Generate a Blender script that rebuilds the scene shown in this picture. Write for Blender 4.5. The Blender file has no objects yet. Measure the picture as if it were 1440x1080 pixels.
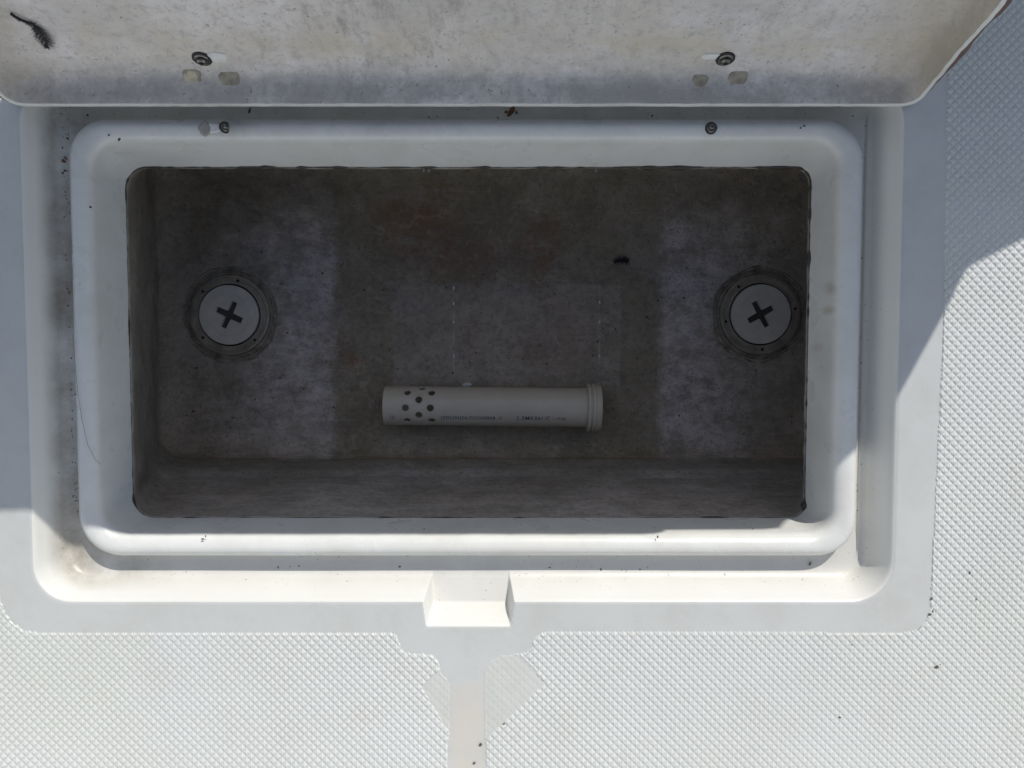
import bpy, bmesh, math, random
import numpy as np
from mathutils import Vector, Matrix, noise
random.seed(7); np.random.seed(7)
R = math.radians
scene = bpy.context.scene

# ------------------------------------------------------------------ camera
FPX, CAMZ, PITCH = 1040.0, 0.624, R(-2.7)
cam_d = bpy.data.cameras.new('camera'); cam = bpy.data.objects.new('camera', cam_d)
scene.collection.objects.link(cam); scene.camera = cam
cam_d.sensor_width = 36; cam_d.lens = 36 * FPX / 1440; cam_d.clip_start = 0.02; cam_d.clip_end = 3000
cam.location = (0, 0, CAMZ); cam.rotation_euler = (PITCH, 0, 0)
scene.render.resolution_x, scene.render.resolution_y = 1024, 768

# ------------------------------------------------------------------ light
SUN = Vector((0.57, 1.30, 1.0))                       # towards the sun
el = math.asin(SUN.normalized().z); az = math.atan2(SUN.x, SUN.y)
w = bpy.data.worlds.new('World'); scene.world = w; w.use_nodes = True
nt = w.node_tree; sky = nt.nodes.new('ShaderNodeTexSky'); sky.sky_type = 'NISHITA'; sky.sun_disc = False
sky.sun_elevation = el; sky.sun_rotation = az; sky.air_density = 1.0; sky.dust_density = 1.0
bg = nt.nodes['Background']; bg.inputs['Strength'].default_value = 0.12
hs = nt.nodes.new('ShaderNodeHueSaturation'); hs.inputs['Saturation'].default_value = 0.86   # thin high haze: a paler blue
nt.links.new(sky.outputs[0], hs.inputs['Color']); nt.links.new(hs.outputs[0], bg.inputs['Color'])
sd = bpy.data.lights.new('sun', 'SUN'); sd.energy = 3.55; sd.angle = R(0.45); sd.color = (1.0, 0.96, 0.89)
so = bpy.data.objects.new('sun', sd); scene.collection.objects.link(so)
so.rotation_euler = SUN.to_track_quat('Z', 'Y').to_euler(); so.location = SUN * 5
scene.view_settings.view_transform = 'Standard'; scene.view_settings.look = 'None'
scene.view_settings.exposure = -0.06; scene.view_settings.gamma = 1

# ------------------------------------------------------------------ helpers
def at(px, py, z=0.0):
    """world point at height z that the photo shows at pixel px, py"""
    x, y = (px - 720) / FPX, -(py - 540) / FPX
    c, s = math.cos(PITCH), math.sin(PITCH)
    d = Vector((x, y * c + s, y * s - c))
    t = (z - CAMZ) / d.z
    return Vector((0, 0, CAMZ)) + d * t
def ray_plane(px, py, p0, n):
    a = at(px, py, 0); o = Vector((0, 0, CAMZ)); d = a - o
    t = (Vector(p0) - o).dot(n) / d.dot(n)
    return o + d * t
def mesh_obj(name, V, F, mat, parent=None, smooth=True, loc=(0, 0, 0), mats=None, midx=None):
    me = bpy.data.meshes.new(name)
    V = np.asarray(V, dtype=np.float32) - np.asarray(loc, dtype=np.float32)
    me.from_pydata(V.tolist(), [], F if isinstance(F, list) else F.tolist()); me.update()
    for m in (mats or [mat]): me.materials.append(m)
    if midx is not None: me.polygons.foreach_set('material_index', np.asarray(midx, dtype=np.int32))
    me.polygons.foreach_set('use_smooth', [smooth] * len(me.polygons))
    o = bpy.data.objects.new(name, me); scene.collection.objects.link(o)
    if parent: o.parent = parent
    else: o.location = loc
    return o
def from_bm(name, bm, mat, parent=None, smooth=False, sharp=None):
    bmesh.ops.recalc_face_normals(bm, faces=bm.faces[:])
    me = bpy.data.meshes.new(name); bm.to_mesh(me); bm.free()
    me.materials.append(mat)
    me.polygons.foreach_set('use_smooth', [smooth] * len(me.polygons))
    if smooth and sharp is not None: me.set_sharp_from_angle(angle=R(sharp))
    o = bpy.data.objects.new(name, me); scene.collection.objects.link(o)
    if parent: o.parent = parent
    return o
def thing(name, label, cat, loc=(0, 0, 0), group=None, rot=(0, 0, 0)):
    o = bpy.data.objects.new(name, None); scene.collection.objects.link(o)
    o.location = loc; o.rotation_euler = rot; o.empty_display_size = .02
    o['label'] = label; o['category'] = cat
    if group: o['group'] = group
    return o
def tag(o, label=None, cat=None, group=None, kind=None):
    if label: o['label'] = label
    if cat: o['category'] = cat
    if group: o['group'] = group
    if kind: o['kind'] = kind
    return o
def copy_tree(o, parent=None):
    c = o.copy(); scene.collection.objects.link(c); c.parent = parent
    for ch in [x for x in bpy.data.objects if x.parent == o and x is not c]: copy_tree(ch, c)
    return c
def lathe(name, prof, mat, parent, seg=64, sharp=35):
    """prof: list of (r, z); r = 0 ends are capped"""
    bm = bmesh.new(); rings = []
    for r, z in prof:
        if r <= 1e-7: rings.append([bm.verts.new((0, 0, z))])
        else: rings.append([bm.verts.new((r * math.cos(2 * math.pi * i / seg), r * math.sin(2 * math.pi * i / seg), z)) for i in range(seg)])
    for a, b in zip(rings, rings[1:]):
        for i in range(seg):
            j = (i + 1) % seg
            if len(a) == 1: bm.faces.new((a[0], b[i], b[j]))
            elif len(b) == 1: bm.faces.new((a[i], a[j], b[0]))
            else: bm.faces.new((a[i], a[j], b[j], b[i]))
    return from_bm(name, bm, mat, parent, True, sharp)
def plate(name, outlines, z0, z1, mat, parent, bevel=0):
    """flat plate with holes, outlines[0] outer, others holes"""
    bm = bmesh.new(); edges = []
    for ol in outlines:
        vs = [bm.verts.new((x, y, z1)) for x, y in ol]
        edges += [bm.edges.new((vs[i], vs[(i + 1) % len(vs)])) for i in range(len(vs))]
    r = bmesh.ops.triangle_fill(bm, edges=edges, use_beauty=True)
    faces = [g for g in r['geom'] if isinstance(g, bmesh.types.BMFace)]
    for f in faces:
        f.normal_update()
        if f.normal.z < 0: f.normal_flip()
    if z0 is not None:
        for e in edges:
            a, b = e.verts
            c = bm.verts.new((b.co.x, b.co.y, z0)); d = bm.verts.new((a.co.x, a.co.y, z0))
            bm.faces.new((a, b, c, d))
        bmesh.ops.remove_doubles(bm, verts=bm.verts[:], dist=1e-7)
    return from_bm(name, bm, mat, parent)
def rrect_pts(l, r, b, t, rad, xs=None, nc=14, ny=60, nx=60):
    """rounded rectangle loop, counter-clockwise from bottom-left corner end; rad = (bl, br, tr, tl)"""
    P = []
    bl, br, tr, tl = rad
    if xs is None: xs = np.linspace(0, 1, nx)[1:-1] * ((r - br) - (l + bl)) + l + bl
    P.append((l + bl, b)); P += [(x, b) for x in xs]
    for cx, cy, q, a0 in ((r - br, b + br, br, -90), (r - tr, t - tr, tr, 0), (l + tl, t - tl, tl, 90), (l + bl, b + bl, bl, 180)):
        arc = [(cx + q * math.cos(R(a0 + 90 * k / nc)), cy + q * math.sin(R(a0 + 90 * k / nc))) for k in range(nc + 1)]
        if a0 == 180: arc = arc[:-1]
        P += arc
        if a0 == -90: P += [(r, y) for y in np.linspace(b + br, t - tr, ny)[1:-1]]
        if a0 == 0: P += [(x, t) for x in np.linspace(r - tr, l + tl, nx)[1:-1]]
        if a0 == 90: P += [(l, y) for y in np.linspace(t - tl, b + bl, ny)[1:-1]]
    return np.array(P)
def loft(loops, start=0):
    n = len(loops[0]); F = []
    for k in range(len(loops) - 1):
        a = k * n; b = a + n
        for i in range(n):
            j = (i + 1) % n
            F.append((a + i, a + j, b + j, b + i))
    return np.vstack(loops), F
def pip(X, Y, poly):
    ins = np.zeros(X.shape, bool); n = len(poly)
    for i in range(n):
        x1, y1 = poly[i]; x2, y2 = poly[(i + 1) % n]
        c = ((y1 > Y) != (y2 > Y))
        with np.errstate(divide='ignore', invalid='ignore'):
            ins ^= c & (X < (x2 - x1) * (Y - y1) / (y2 - y1 + 1e-15) + x1)
    return ins
def nz(x, y, z=0, s=1.0):
    return noise.noise(Vector((x * s, y * s, z * s)))

# ------------------------------------------------------------------ materials
class M:
    """tiny node-graph builder"""
    def __init__(s, name):
        s.m = bpy.data.materials.new(name); s.m.use_nodes = True; s.t = s.m.node_tree
        s.p = s.t.nodes['Principled BSDF']; s._c = None
    def n(s, kind, **kw):
        x = s.t.nodes.new(kind)
        for k, v in kw.items():
            if k.startswith('i_'):
                key = k[2:]; key = int(key) if key.isdigit() else key.replace('_', ' ')
                if hasattr(v, 'links'): s.t.links.new(v, x.inputs[key])
                else: x.inputs[key].default_value = v
            else: setattr(x, k, v)
        return x
    def co(s, world=True):
        if s._c is None:
            s._c = s.n('ShaderNodeNewGeometry').outputs['Position'] if world else s.n('ShaderNodeTexCoord').outputs['Object']
        return s._c
    def noise(s, scale, detail=4, rough=.55, stretch=None, off=(0, 0, 0)):
        mp = s.n('ShaderNodeMapping', i_Vector=s.co()); mp.inputs['Scale'].default_value = stretch or (1, 1, 1); mp.inputs['Location'].default_value = off
        return s.n('ShaderNodeTexNoise', i_Vector=mp.outputs[0], i_Scale=scale, i_Detail=detail, i_Roughness=rough).outputs['Fac']
    def ramp(s, fac, a, b, lo=0., hi=1.):
        return s.n('ShaderNodeMapRange', i_Value=fac, i_1=a, i_2=b, i_3=lo, i_4=hi, clamp=True).outputs[0]
    def math(s, op, a, b=0.5, c=0.0):
        x = s.n('ShaderNodeMath', operation=op)
        for k, v in enumerate((a, b, c)):
            if hasattr(v, 'links'): s.t.links.new(v, x.inputs[k])
            else: x.inputs[k].default_value = v
        return x.outputs[0]
    def mix(s, fac, a, b, mode='MIX'):
        x = s.n('ShaderNodeMix', data_type='RGBA', blend_type=mode)
        for k, v in ((0, fac), (6, a), (7, b)):
            if hasattr(v, 'links'): s.t.links.new(v, x.inputs[k])
            else: x.inputs[k].default_value = (*v, 1) if isinstance(v, tuple) and len(v) == 3 else v
        return x.outputs[2]
    def bump(s, h, strength, dist, prev=None):
        x = s.n('ShaderNodeBump', i_Height=h, i_Strength=strength, i_Distance=dist)
        if prev is not None: s.t.links.new(prev, x.inputs['Normal'])
        s.t.links.new(x.outputs[0], s.p.inputs['Normal']); return x.outputs[0]
    def blob(s, c, r, soft=.5, wob=.25, wscale=30):
        """soft-edged ellipse mask at world point c with radii r (stain)"""
        d = s.n('ShaderNodeVectorMath', operation='SUBTRACT', i_0=s.co(), i_1=tuple(c)).outputs[0]
        d = s.n('ShaderNodeVectorMath', operation='DIVIDE', i_0=d, i_1=tuple(r)).outputs[0]
        L = s.n('ShaderNodeVectorMath', operation='LENGTH', i_0=d).outputs['Value']
        q = s.math('MULTIPLY_ADD', s.noise(wscale, 5, .6), wob * 4, -wob * 2)
        L = s.math('ADD', L, q)
        return s.ramp(L, 1 + soft * .4, 1 - soft, 0, 1)
    def set(s, color=None, rough=None, **kw):
        for k, v in dict(kw, **({'Base Color': color} if color is not None else {}), **({'Roughness': rough} if rough is not None else {})).items():
            k = k.replace('_', ' ')
            if hasattr(v, 'links'): s.t.links.new(v, s.p.inputs[k])
            else: s.p.inputs[k].default_value = (*v, 1) if isinstance(v, tuple) and len(v) == 3 else v
        return s.m

def gelcoat(name, base, dirt=.15, dirt_col=(.30, .27, .20), speck=.0, rough=.32, extra=None):
    m = M(name)
    c = m.mix(m.ramp(m.noise(9, 5), .35, .7, 0, .5), base, tuple(x * .93 for x in base))
    if dirt: c = m.mix(m.ramp(m.noise(17, 9, .75), .47, .68, 0, dirt * 1.6), c, dirt_col)
    if dirt: c = m.mix(m.ramp(m.noise(5, 3, .6, off=(3, 1, 0)), .5, .8, 0, dirt * .6), c, (.52, .50, .38))
    if speck: c = m.mix(m.ramp(m.noise(420, 3, .6), .69, .76, 0, speck), c, (.10, .085, .06))
    if extra: c = extra(m, c)
    r = m.ramp(m.noise(25, 5), .3, .75, rough, rough + .22)
    m.bump(m.noise(60, 4), .12, .002)
    return m.set(c, r, IOR=1.5)
def rim_stains(m, c):
    for px, py, z, rx, ry, k, col in ((1168, 405, -.026, .003, .006, .5, (.42, .34, .24)), (1165, 436, -.028, .005, .004, .5, (.42, .34, .24)), (1146, 489, -.045, .007, .005, .45, (.48, .38, .34)),
                                 (560, 180, -.013, .06, .006, .35, (.52, .50, .48)), (400, 182, -.013, .04, .005, .3, (.50, .48, .46)), (330, 180, -.013, .02, .008, .5, (.42, .38, .32)), (1160, 520, -.028, .004, .02, .3, (.5, .42, .32))):
        c = m.mix(m.math('MULTIPLY', m.blob(at(px, py, z), (rx, ry, .012), .7, .4, 60), k), c, col)
    w_ = m.noise(3.2, 6, .7, off=(4, 4, 4))
    return m.mix(m.ramp(w_, .50, .62, 0, .30), c, (.64, .62, .55))
m_rim = gelcoat('rim_gelcoat', (.75, .755, .73), .10, speck=.45, rough=.22, extra=rim_stains)
def bare_strip(m, c):
    a, b = at(634, 962, 0), at(680, 962, 0); xyz = m.n('ShaderNodeSeparateXYZ', i_0=m.co()).outputs
    w_ = m.math('MULTIPLY_ADD', m.noise(60, 5, .7), .006, -.003); x_ = m.math('ADD', xyz[0], w_)
    k = m.math('MULTIPLY', m.ramp(x_, a.x - .002, a.x + .004), m.ramp(x_, b.x + .001, b.x - .002)); k = m.math('MULTIPLY', k, m.ramp(m.math('ADD', xyz[1], w_), a.y + .002, a.y - .002))
    c = m.mix(m.math('MULTIPLY', k, m.ramp(m.noise(26, 7, .75), .38, .58, .35, .9)), c, (.61, .575, .52))
    return c
m_deck = gelcoat('deck_gelcoat', (.58, .59, .58), .10, speck=.4, rough=.42, extra=bare_strip)
def grooves(m, c):
    z = m.n('ShaderNodeSeparateXYZ', i_0=m.co()).outputs[2]
    g = m.math('MULTIPLY', m.ramp(z, .0008, .0003), m.ramp(m.noise(6, 6, .7), .40, .62, .05, .42))
    c = m.mix(g, c, (.47, .47, .41))
    c = m.mix(m.ramp(m.noise(4, 5, .65, off=(8, 1, 0)), .48, .62, 0, .35), c, (.60, .62, .55))
    return m.mix(m.ramp(m.noise(13, 7, .75, off=(1, 4, 0)), .56, .66, 0, .30), c, (.55, .52, .47))
m_non = gelcoat('nonskid_gelcoat', (.64, .655, .645), .03, speck=.15, rough=.40, extra=grooves)
m_faded = gelcoat('filled_nonskid', (.60, .61, .585), .10, rough=.5)

def gutter_mat():
    m = M('gutter_gelcoat')
    c = m.mix(m.ramp(m.noise(9, 5), .35, .7, 0, .6), (.735, .735, .70), (.68, .67, .63))
    z = m.n('ShaderNodeSeparateXYZ', i_0=m.co()).outputs
    low = m.ramp(z[2], -.010, -.027)
    left = m.ramp(z[0], -.30, -.385)
    top = m.ramp(z[1], .19, .235)
    gr = m.math('MAXIMUM', left, top)
    grime = m.math('MULTIPLY', m.math('MULTIPLY', low, m.math('MULTIPLY_ADD', gr, .75, .15)), m.ramp(m.noise(22, 7, .7), .30, .68))
    c = m.mix(m.math('MULTIPLY', low, .14), c, (.66, .60, .50))  # warm bounce light put into the colour of the gutter's low part
    c = m.mix(grime, c, (.29, .25, .19))
    c = m.mix(m.math('MULTIPLY', low, m.ramp(m.noise(300, 3, .6), .66, .74, 0, .7)), c, (.09, .07, .05))
    m.bump(m.noise(60, 4), .15, .002)
    return m.set(c, m.ramp(m.noise(25, 5), .3, .75, .3, .55))
m_gut = gutter_mat()

def lid_mat():
    m = M('lid_underside'); m.co(False)
    c = m.mix(m.ramp(m.noise(11, 8, .7), .40, .60), (.91, .87, .865), (.75, .705, .67))
    c = m.mix(m.ramp(m.noise(5, 7, .7, off=(2, 5, 0)), .46, .60, 0, .5), c, (.68, .63, .54))
    c = m.mix(m.ramp(m.noise(120, 7, .8), .50, .64, 0, .55), c, (.36, .34, .33))
    c = m.mix(m.ramp(m.noise(260, 3, .6), .65, .71, 0, .75), c, (.10, .09, .085))
    xyz = m.n('ShaderNodeSeparateXYZ', i_0=m.co()).outputs
    c = m.mix(m.ramp(m.noise(3.4, 7, .68, off=(6, 2, 9)), .47, .60, 0, .45), c, (.50, .48, .46))
    c = m.mix(m.math('MULTIPLY', m.ramp(m.noise(34, 8, .78, stretch=(1.6, .6, 1)), .50, .62, 0, .5), m.ramp(m.noise(6, 4, .6, off=(3, 3, 0)), .42, .6)), c, (.30, .285, .27))
    # grey of the sky-lit hinge-side fold put into the colour, patchy
    band = m.math('MULTIPLY', m.ramp(xyz[1], .030, .010), m.ramp(m.noise(16, 9, .78, stretch=(1, 1.6, 1)), .40, .55, 0, .60))
    c = m.mix(band, c, (.40, .385, .36))
    yl = m.math('MULTIPLY', m.math('MULTIPLY', m.ramp(xyz[1], .070, .045), m.ramp(xyz[1], .022, .038)), m.ramp(m.noise(18, 8, .75, off=(7, 0, 0)), .46, .60, 0, .6))
    c = m.mix(yl, c, (.68, .61, .47))
    ends = m.math('MULTIPLY', m.ramp(m.math('ABSOLUTE', m.math('ADD', xyz[0], .045)), .30, .375, 0, .9), m.ramp(m.noise(10, 6, .65), .3, .6))
    c = m.mix(ends, c, (.50, .44, .34))
    b = m.bump(m.noise(170, 5, .65), .35, .003)
    m.bump(m.noise(20, 3, .5), .3, .01, b)
    return m.set(c, .62)
m_lid = lid_mat()

def tank_mat():
    m = M('tank_paint')
    xyz = m.n('ShaderNodeSeparateXYZ', i_0=m.co()).outputs
    MUL = lambda a, b: m.math('MULTIPLY', a, b)
    c = m.mix(m.ramp(m.noise(9, 8, .7), .38, .60), (.60, .49, .37), (.37, .30, .215))
    ax = m.math('ABSOLUTE', m.math('SUBTRACT', xyz[0], TX))
    wob = m.math('MULTIPLY_ADD', m.noise(14, 7, .7), .036, -.018)
    onfloor = m.ramp(xyz[2], -.262, -.285)
    ysh = m.ramp(m.math('ADD', xyz[1], m.math('MULTIPLY_ADD', m.noise(9, 7, .7), .16, -.08)), .178, .125)
    # patchy darker brown towards the far wall and the far part of the floor
    upper = MUL(m.ramp(m.math('ADD', xyz[1], m.math('MULTIPLY_ADD', m.noise(7, 6, .65), .16, -.08)), .12, .185), m.ramp(m.noise(13, 8, .7, off=(1, 7, 0)), .38, .56, .35, .85))
    c = m.mix(MUL(upper, .8), c, (.38, .31, .215))
    # chalky scuffed ends of the floor
    ends = m.ramp(m.math('ADD', ax, wob), .199, .206)
    fall = m.ramp(m.math('ADD', ax, MUL(wob, 3.0)), .37, .25, .10, 1)
    chalk = MUL(MUL(MUL(ends, onfloor), fall), MUL(m.math('MULTIPLY_ADD', ysh, .80, .20), m.ramp(m.noise(26, 10, .8, stretch=(.8, 1.3, 1)), .41, .55, .2, 1.0)))
    c = m.mix(chalk, c, (.97, .84, .77))
    # damp olive middle
    damp = MUL(m.ramp(m.math('ADD', ax, wob), .212, .205), onfloor)
    c = m.mix(MUL(damp, .7), c, (.45, .365, .245))
    px0, px1 = at(550, 400, -.3), at(872, 540, -.3)
    w2 = m.math('MULTIPLY_ADD', m.noise(40, 5, .7), .010, -.005)
    xx = m.math('ADD', xyz[0], w2); yy = m.math('ADD', xyz[1], w2)
    bx = MUL(m.ramp(xx, px0.x - .002, px0.x + .002), m.ramp(xx, px1.x + .004, px1.x))
    by = MUL(m.ramp(yy, px0.y + .002, px0.y - .001), m.ramp(yy, px1.y - .012, px1.y))
    c = m.mix(MUL(MUL(bx, by), m.ramp(m.noise(24, 9, .75, off=(4, 2, 0)), .38, .60, .05, .85)), c, (.66, .54, .46))
    for px in (638, 843):                                                        # two thin pale seams
        q = at(px, 450, -.31).x
        sm = MUL(MUL(m.ramp(m.math('ABSOLUTE', m.math('SUBTRACT', xyz[0], q)), .0022, .0006), by), m.ramp(m.noise(60, 6, .7), .42, .56, .0, .6))
        c = m.mix(sm, c, (.80, .70, .60))
    # rust, patchy and grainy
    for (px, py, rx, ry, k) in ((610, 330, .070, .050, .75), (660, 372, .050, .040, .55), (762, 352, .030, .052, .9), (775, 470, .045, .045, .6), (498, 507, .013, .013, .7), (668, 478, .02, .03, .5), (560, 300, .06, .02, .5), (470, 480, .03, .04, .3)):
        p = tank_hit(px, py)
        g = m.ramp(m.noise(150, 6, .8, off=(px * .01, 0, 0)), .40, .58, .6, 1)
        c = m.mix(MUL(MUL(m.blob(p, (rx, ry, .09), .75, .45, 34), g), k), c, (.36, .185, .10))
    # crust round the plugs
    for px, py in ((323, 443), (1069, 442)):
        p = at(px, py, -.31)
        d = m.n('ShaderNodeVectorMath', operation='DISTANCE', i_0=m.co(), i_1=tuple(p)).outputs['Value']
        d = m.math('ADD', d, m.math('MULTIPLY_ADD', m.noise(45, 7, .75), .030, -.015))
        r1 = MUL(m.ramp(d, .050, .056), m.ramp(d, .082, .060))
        c = m.mix(MUL(r1, m.ramp(m.noise(75, 8, .8), .40, .60, .1, .75)), c, (.60, .50, .40))
        r2 = MUL(m.ramp(d, .048, .053), m.ramp(d, .060, .055))
        c = m.mix(MUL(r2, .6), c, (.12, .10, .075))
    # algae streak along the near corner, long horizontal drag marks on the near wall
    al = MUL(MUL(m.ramp(xyz[1], TB + .022, TB + .004), m.ramp(xyz[1], TB - .026, TB - .004)), MUL(m.ramp(xyz[0], -.12, -.2), m.ramp(m.noise(22, 7, .7, stretch=(.35, 1, 1)), .40, .54, 0, .60)))
    c = m.mix(al, c, (.20, .160, .075))
    near = m.ramp(xyz[1], TB + .004, TB - .004)
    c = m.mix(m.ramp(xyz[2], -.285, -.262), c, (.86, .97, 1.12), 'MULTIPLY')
    c = m.mix(MUL(near, .45), c, (.72, .65, .64))
    c = m.mix(MUL(near, m.ramp(m.noise(60, 8, .75, stretch=(.22, 1, 1.4)), .46, .62, 0, .4)), c, (.24, .21, .195))
    c = m.mix(MUL(near, m.ramp(m.noise(40, 8, .75, stretch=(.3, 1, 1.2), off=(3, 1, 5)), .50, .66, 0, .6)), c, (.80, .71, .68))
    # broad stains and tide marks
    st = m.noise(4.2, 6, .62, off=(9, 3, 1)); c = m.mix(m.ramp(st, .48, .60, 0, .42), c, (.24, .20, .15))
    ti = m.math('ABSOLUTE', m.math('SUBTRACT', st, .475)); c = m.mix(MUL(m.ramp(ti, .010, .002, 0, .45), m.ramp(m.noise(30, 5, .7), .42, .58)), c, (.72, .61, .50))
    c = m.mix(m.ramp(m.noise(12, 9, .72, off=(0, 8, 5)), .50, .62, 0, .5), c, (.66, .56, .47))
    c = m.mix(MUL(chalk, m.ramp(m.noise(48, 9, .8, off=(2, 2, 7)), .45, .58, 0, .7)), c, (.97, .85, .80))
    # mottling, grain, scratches, pin holes
    c = m.mix(m.ramp(m.noise(38, 9, .78), .47, .60, 0, .34), c, (.22, .185, .145))
    c = m.mix(m.ramp(m.noise(150, 6, .8), .49, .64, 0, .40), c, (.15, .12, .09))
    c = m.mix(m.ramp(m.noise(125, 7, .8, off=(2, 9, 4)), .54, .68, 0, .36), c, (.78, .68, .58))
    mpn = m.n('ShaderNodeMapping', i_Vector=m.co()); mpn.inputs['Rotation'].default_value = (0, 0, R(35)); mpn.inputs['Scale'].default_value = (.10, 1, 1)
    sc = m.n('ShaderNodeTexNoise', i_Vector=mpn.outputs[0], i_Scale=170, i_Detail=5, i_Roughness=.7, i_Distortion=.6).outputs['Fac']
    c = m.mix(MUL(m.ramp(sc, .58, .64, 0, .75), m.math('MULTIPLY_ADD', chalk, .8, .2)), c, (.80, .70, .62))
    c = m.mix(m.ramp(m.noise(300, 3, .6), .65, .71, 0, .6), c, (.07, .055, .04))
    b = m.bump(m.noise(45, 9, .8), .8, .005)
    b = m.bump(m.noise(170, 5, .75), .7, .0022, b)
    return m.set(c, m.ramp(m.noise(20, 5), .4, .6, .42, .75))

# ------------------------------------------------------------------ deck surround (ring loft)
def ring(l, r, b, t, z, rad):
    """pixel extents seen at height z -> (L,R,B,T) metres"""
    cy = 0.5 * (t + b)
    return [at(l, cy, z).x, at(r, cy, z).x, at(660, b, z).y, at(660, t, z).y, z, rad]
A = ring(182, 1136, 728, 235, -.062, (.020, .013, .015, .020))        # cut edge of opening
rB = list(A); rB[0] -= .006; rB[1] += .005; rB[2] -= .004; rB[3] += .010; rB[4] = -.024; rB[5] = (.025, .02, .022, .025)
C = ring(106, 1206, 778, 171, -.0145, (.034, .030, .034, .030))
# rim crown between B and C, then foot
def lerp(p, q, f, z=None, g=None):
    o = [p[i] + (q[i] - p[i]) * f for i in range(4)]
    o.append(p[4] + (q[4] - p[4]) * f if z is None else z)
    o.append(tuple(a + (b - a) * (f if g is None else g) for a, b in zip(p[5], q[5]))); return o
def grow(p, d, z, dr=None):
    dr = d if dr is None else dr
    return [p[0] - d, p[1] + d, p[2] - d, p[3] + d, z, tuple(max(.004, a + dr) for a in p[5])]
rimR = [A]
for f in (.25, .5, .75, .9): rimR.append(lerp(A, rB, f))
rimR += [rB, grow(rB, .0004, -.0215), grow(rB, .0013, -.0190), grow(rB, .0028, -.0165), grow(rB, .0048, -.0147)]
D0 = grow(rB, .0075, -.0135)
rimR += [D0, lerp(D0, C, .3, -.0127), lerp(D0, C, .6, -.0126), lerp(D0, C, .85, -.0133), C,
         grow(C, .0018, -.0160), grow(C, .0030, -.0185), grow(C, .0036, -.0215)]
FOOT = grow(C, .0052, -.0285); rimR.append(grow(C, .0040, -.0225)); rimR.append(FOOT)
G1 = ring(89, 1217, 808, 127, -.029, (.026, .018, .02, .02))
G2 = ring(37, 1264, 846, 105, 0., (.032, .036, .04, .04))
G3 = ring(3, 1298, 884.5, 62, 0., (.028, .03, .03, .03))
gutR = [FOOT, grow(FOOT, .002, -.0295), lerp(FOOT, G1, .6, -.0300), grow(G1, -.0035, -.0297), grow(G1, -.001, -.0288)]
for k in range(1, 14): gutR.append(lerp(G1, G2, .06 + .86 * k / 14, -.0288 + .0270 * k / 14))
gutR += [lerp(G1, G2, .955, -.0010), grow(G2, .0004, -.0004), grow(G2, .0018, -.00005)]
for k in range(1, 25): gutR.append(lerp(grow(G2, .0018, 0), G3, k / 24, 0.))
# pocket for the latch
nA = at(592, 846, 0); nB = at(726, 846, 0); nY = at(650, 879.5, 0).y; nYc = at(650, 850, -.021).y; nY0 = G1[2]
ncx = .5 * (nA.x + nB.x); nh = .5 * (nB.x - nA.x)
def pocket(x, y):
    """depth of the latch pocket; 0 where none"""
    def smax(a, b, k):
        h = max(k - abs(a - b), 0) / k
        return max(a, b) + h * h * k * .25
    l1 = -.0290 + (-.0225 + .0290) * (nY0 - y) / (nY0 - nYc)
    l2 = -.0225 * (1 - (nYc - y) / (nYc - nY))
    fl = max(smax(l1, l2, .0045), -.0297) if y < nY0 + .0005 else -.0297
    hw = nh - .0048 * min(1, max(0, (nY0 - y) / (nY0 - nY)))
    v = smax(fl, (abs(x - ncx) - hw) * 5.0, .0060)
    e = .0020
    return -(math.sqrt(v * v + e * e) - v) / 2 if y < nY0 + .0005 else min(v, 0)
xs_n = np.concatenate([np.linspace(ncx - nh - .004, ncx - nh + .014, 26), np.linspace(ncx - nh + .014, ncx + nh - .014, 22)[1:-1], np.linspace(ncx + nh - .014, ncx + nh + .004, 26)])
xs = np.concatenate([np.linspace(-.325, ncx - nh - .004, 50)[:-1], xs_n, np.linspace(ncx + nh + .004, .242, 50)[1:]])
def ring_pts(q, wob=0, pk=False, seed=0):
    P = rrect_pts(q[0], q[1], q[2], q[3], q[5], xs=xs, ny=70, nx=110)
    Z = np.full(len(P), q[4])
    if pk:
        for i, (x, y) in enumerate(P):
            if abs(x - ncx) < nh + .004 and y < nY0 + .002:
                Z[i] = min(Z[i], pocket(x, y))
    if wob:
        for i, (x, y) in enumerate(P):
            e = wob * (nz(x, y, seed, 45) + .8 * nz(x, y, seed + 3, 140))
            if y > A[3] - .012 or x > A[1] - .012: e *= 2.2
            dx, dy = (x - .5 * (q[0] + q[1])) / (q[1] - q[0]), (y - .5 * (q[2] + q[3])) / (q[3] - q[2])
            if abs(dx) > abs(dy): P[i, 0] -= e * np.sign(dx)
            else: P[i, 1] -= e * np.sign(dy)
    return np.column_stack([P, Z])
frame = thing('deck_hatch_frame', 'white moulded hatch surround with raised rim and drain gutter around the dark open box', 'hatch frame', (0, 0, 0))
V, F = loft([ring_pts(q) for k, q in enumerate(rimR)])
# slight hand-laid waviness
for v in V: v[2] += .0004 * nz(v[0], v[1], 1, 9)
rim = mesh_obj('rim', V, F, m_rim, frame)
V, F = loft([ring_pts(q, 0, True) for q in gutR])
gut = mesh_obj('gutter', V, F, m_gut, frame)
# border colour beyond the gutter lip = deck gelcoat
me = gut.data; me.materials.append(m_deck)
nring = len(V) // len(gutR); first = [i for i, q in enumerate(gutR) if q[4] > -.0006][0]
idx = np.zeros(len(F), np.int32)
for fi, f in enumerate(F):
    if f[0] // nring >= first and min(V[j][2] for j in f) > -.0006: idx[fi] = 1
me.polygons.foreach_set('material_index', idx)

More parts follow.
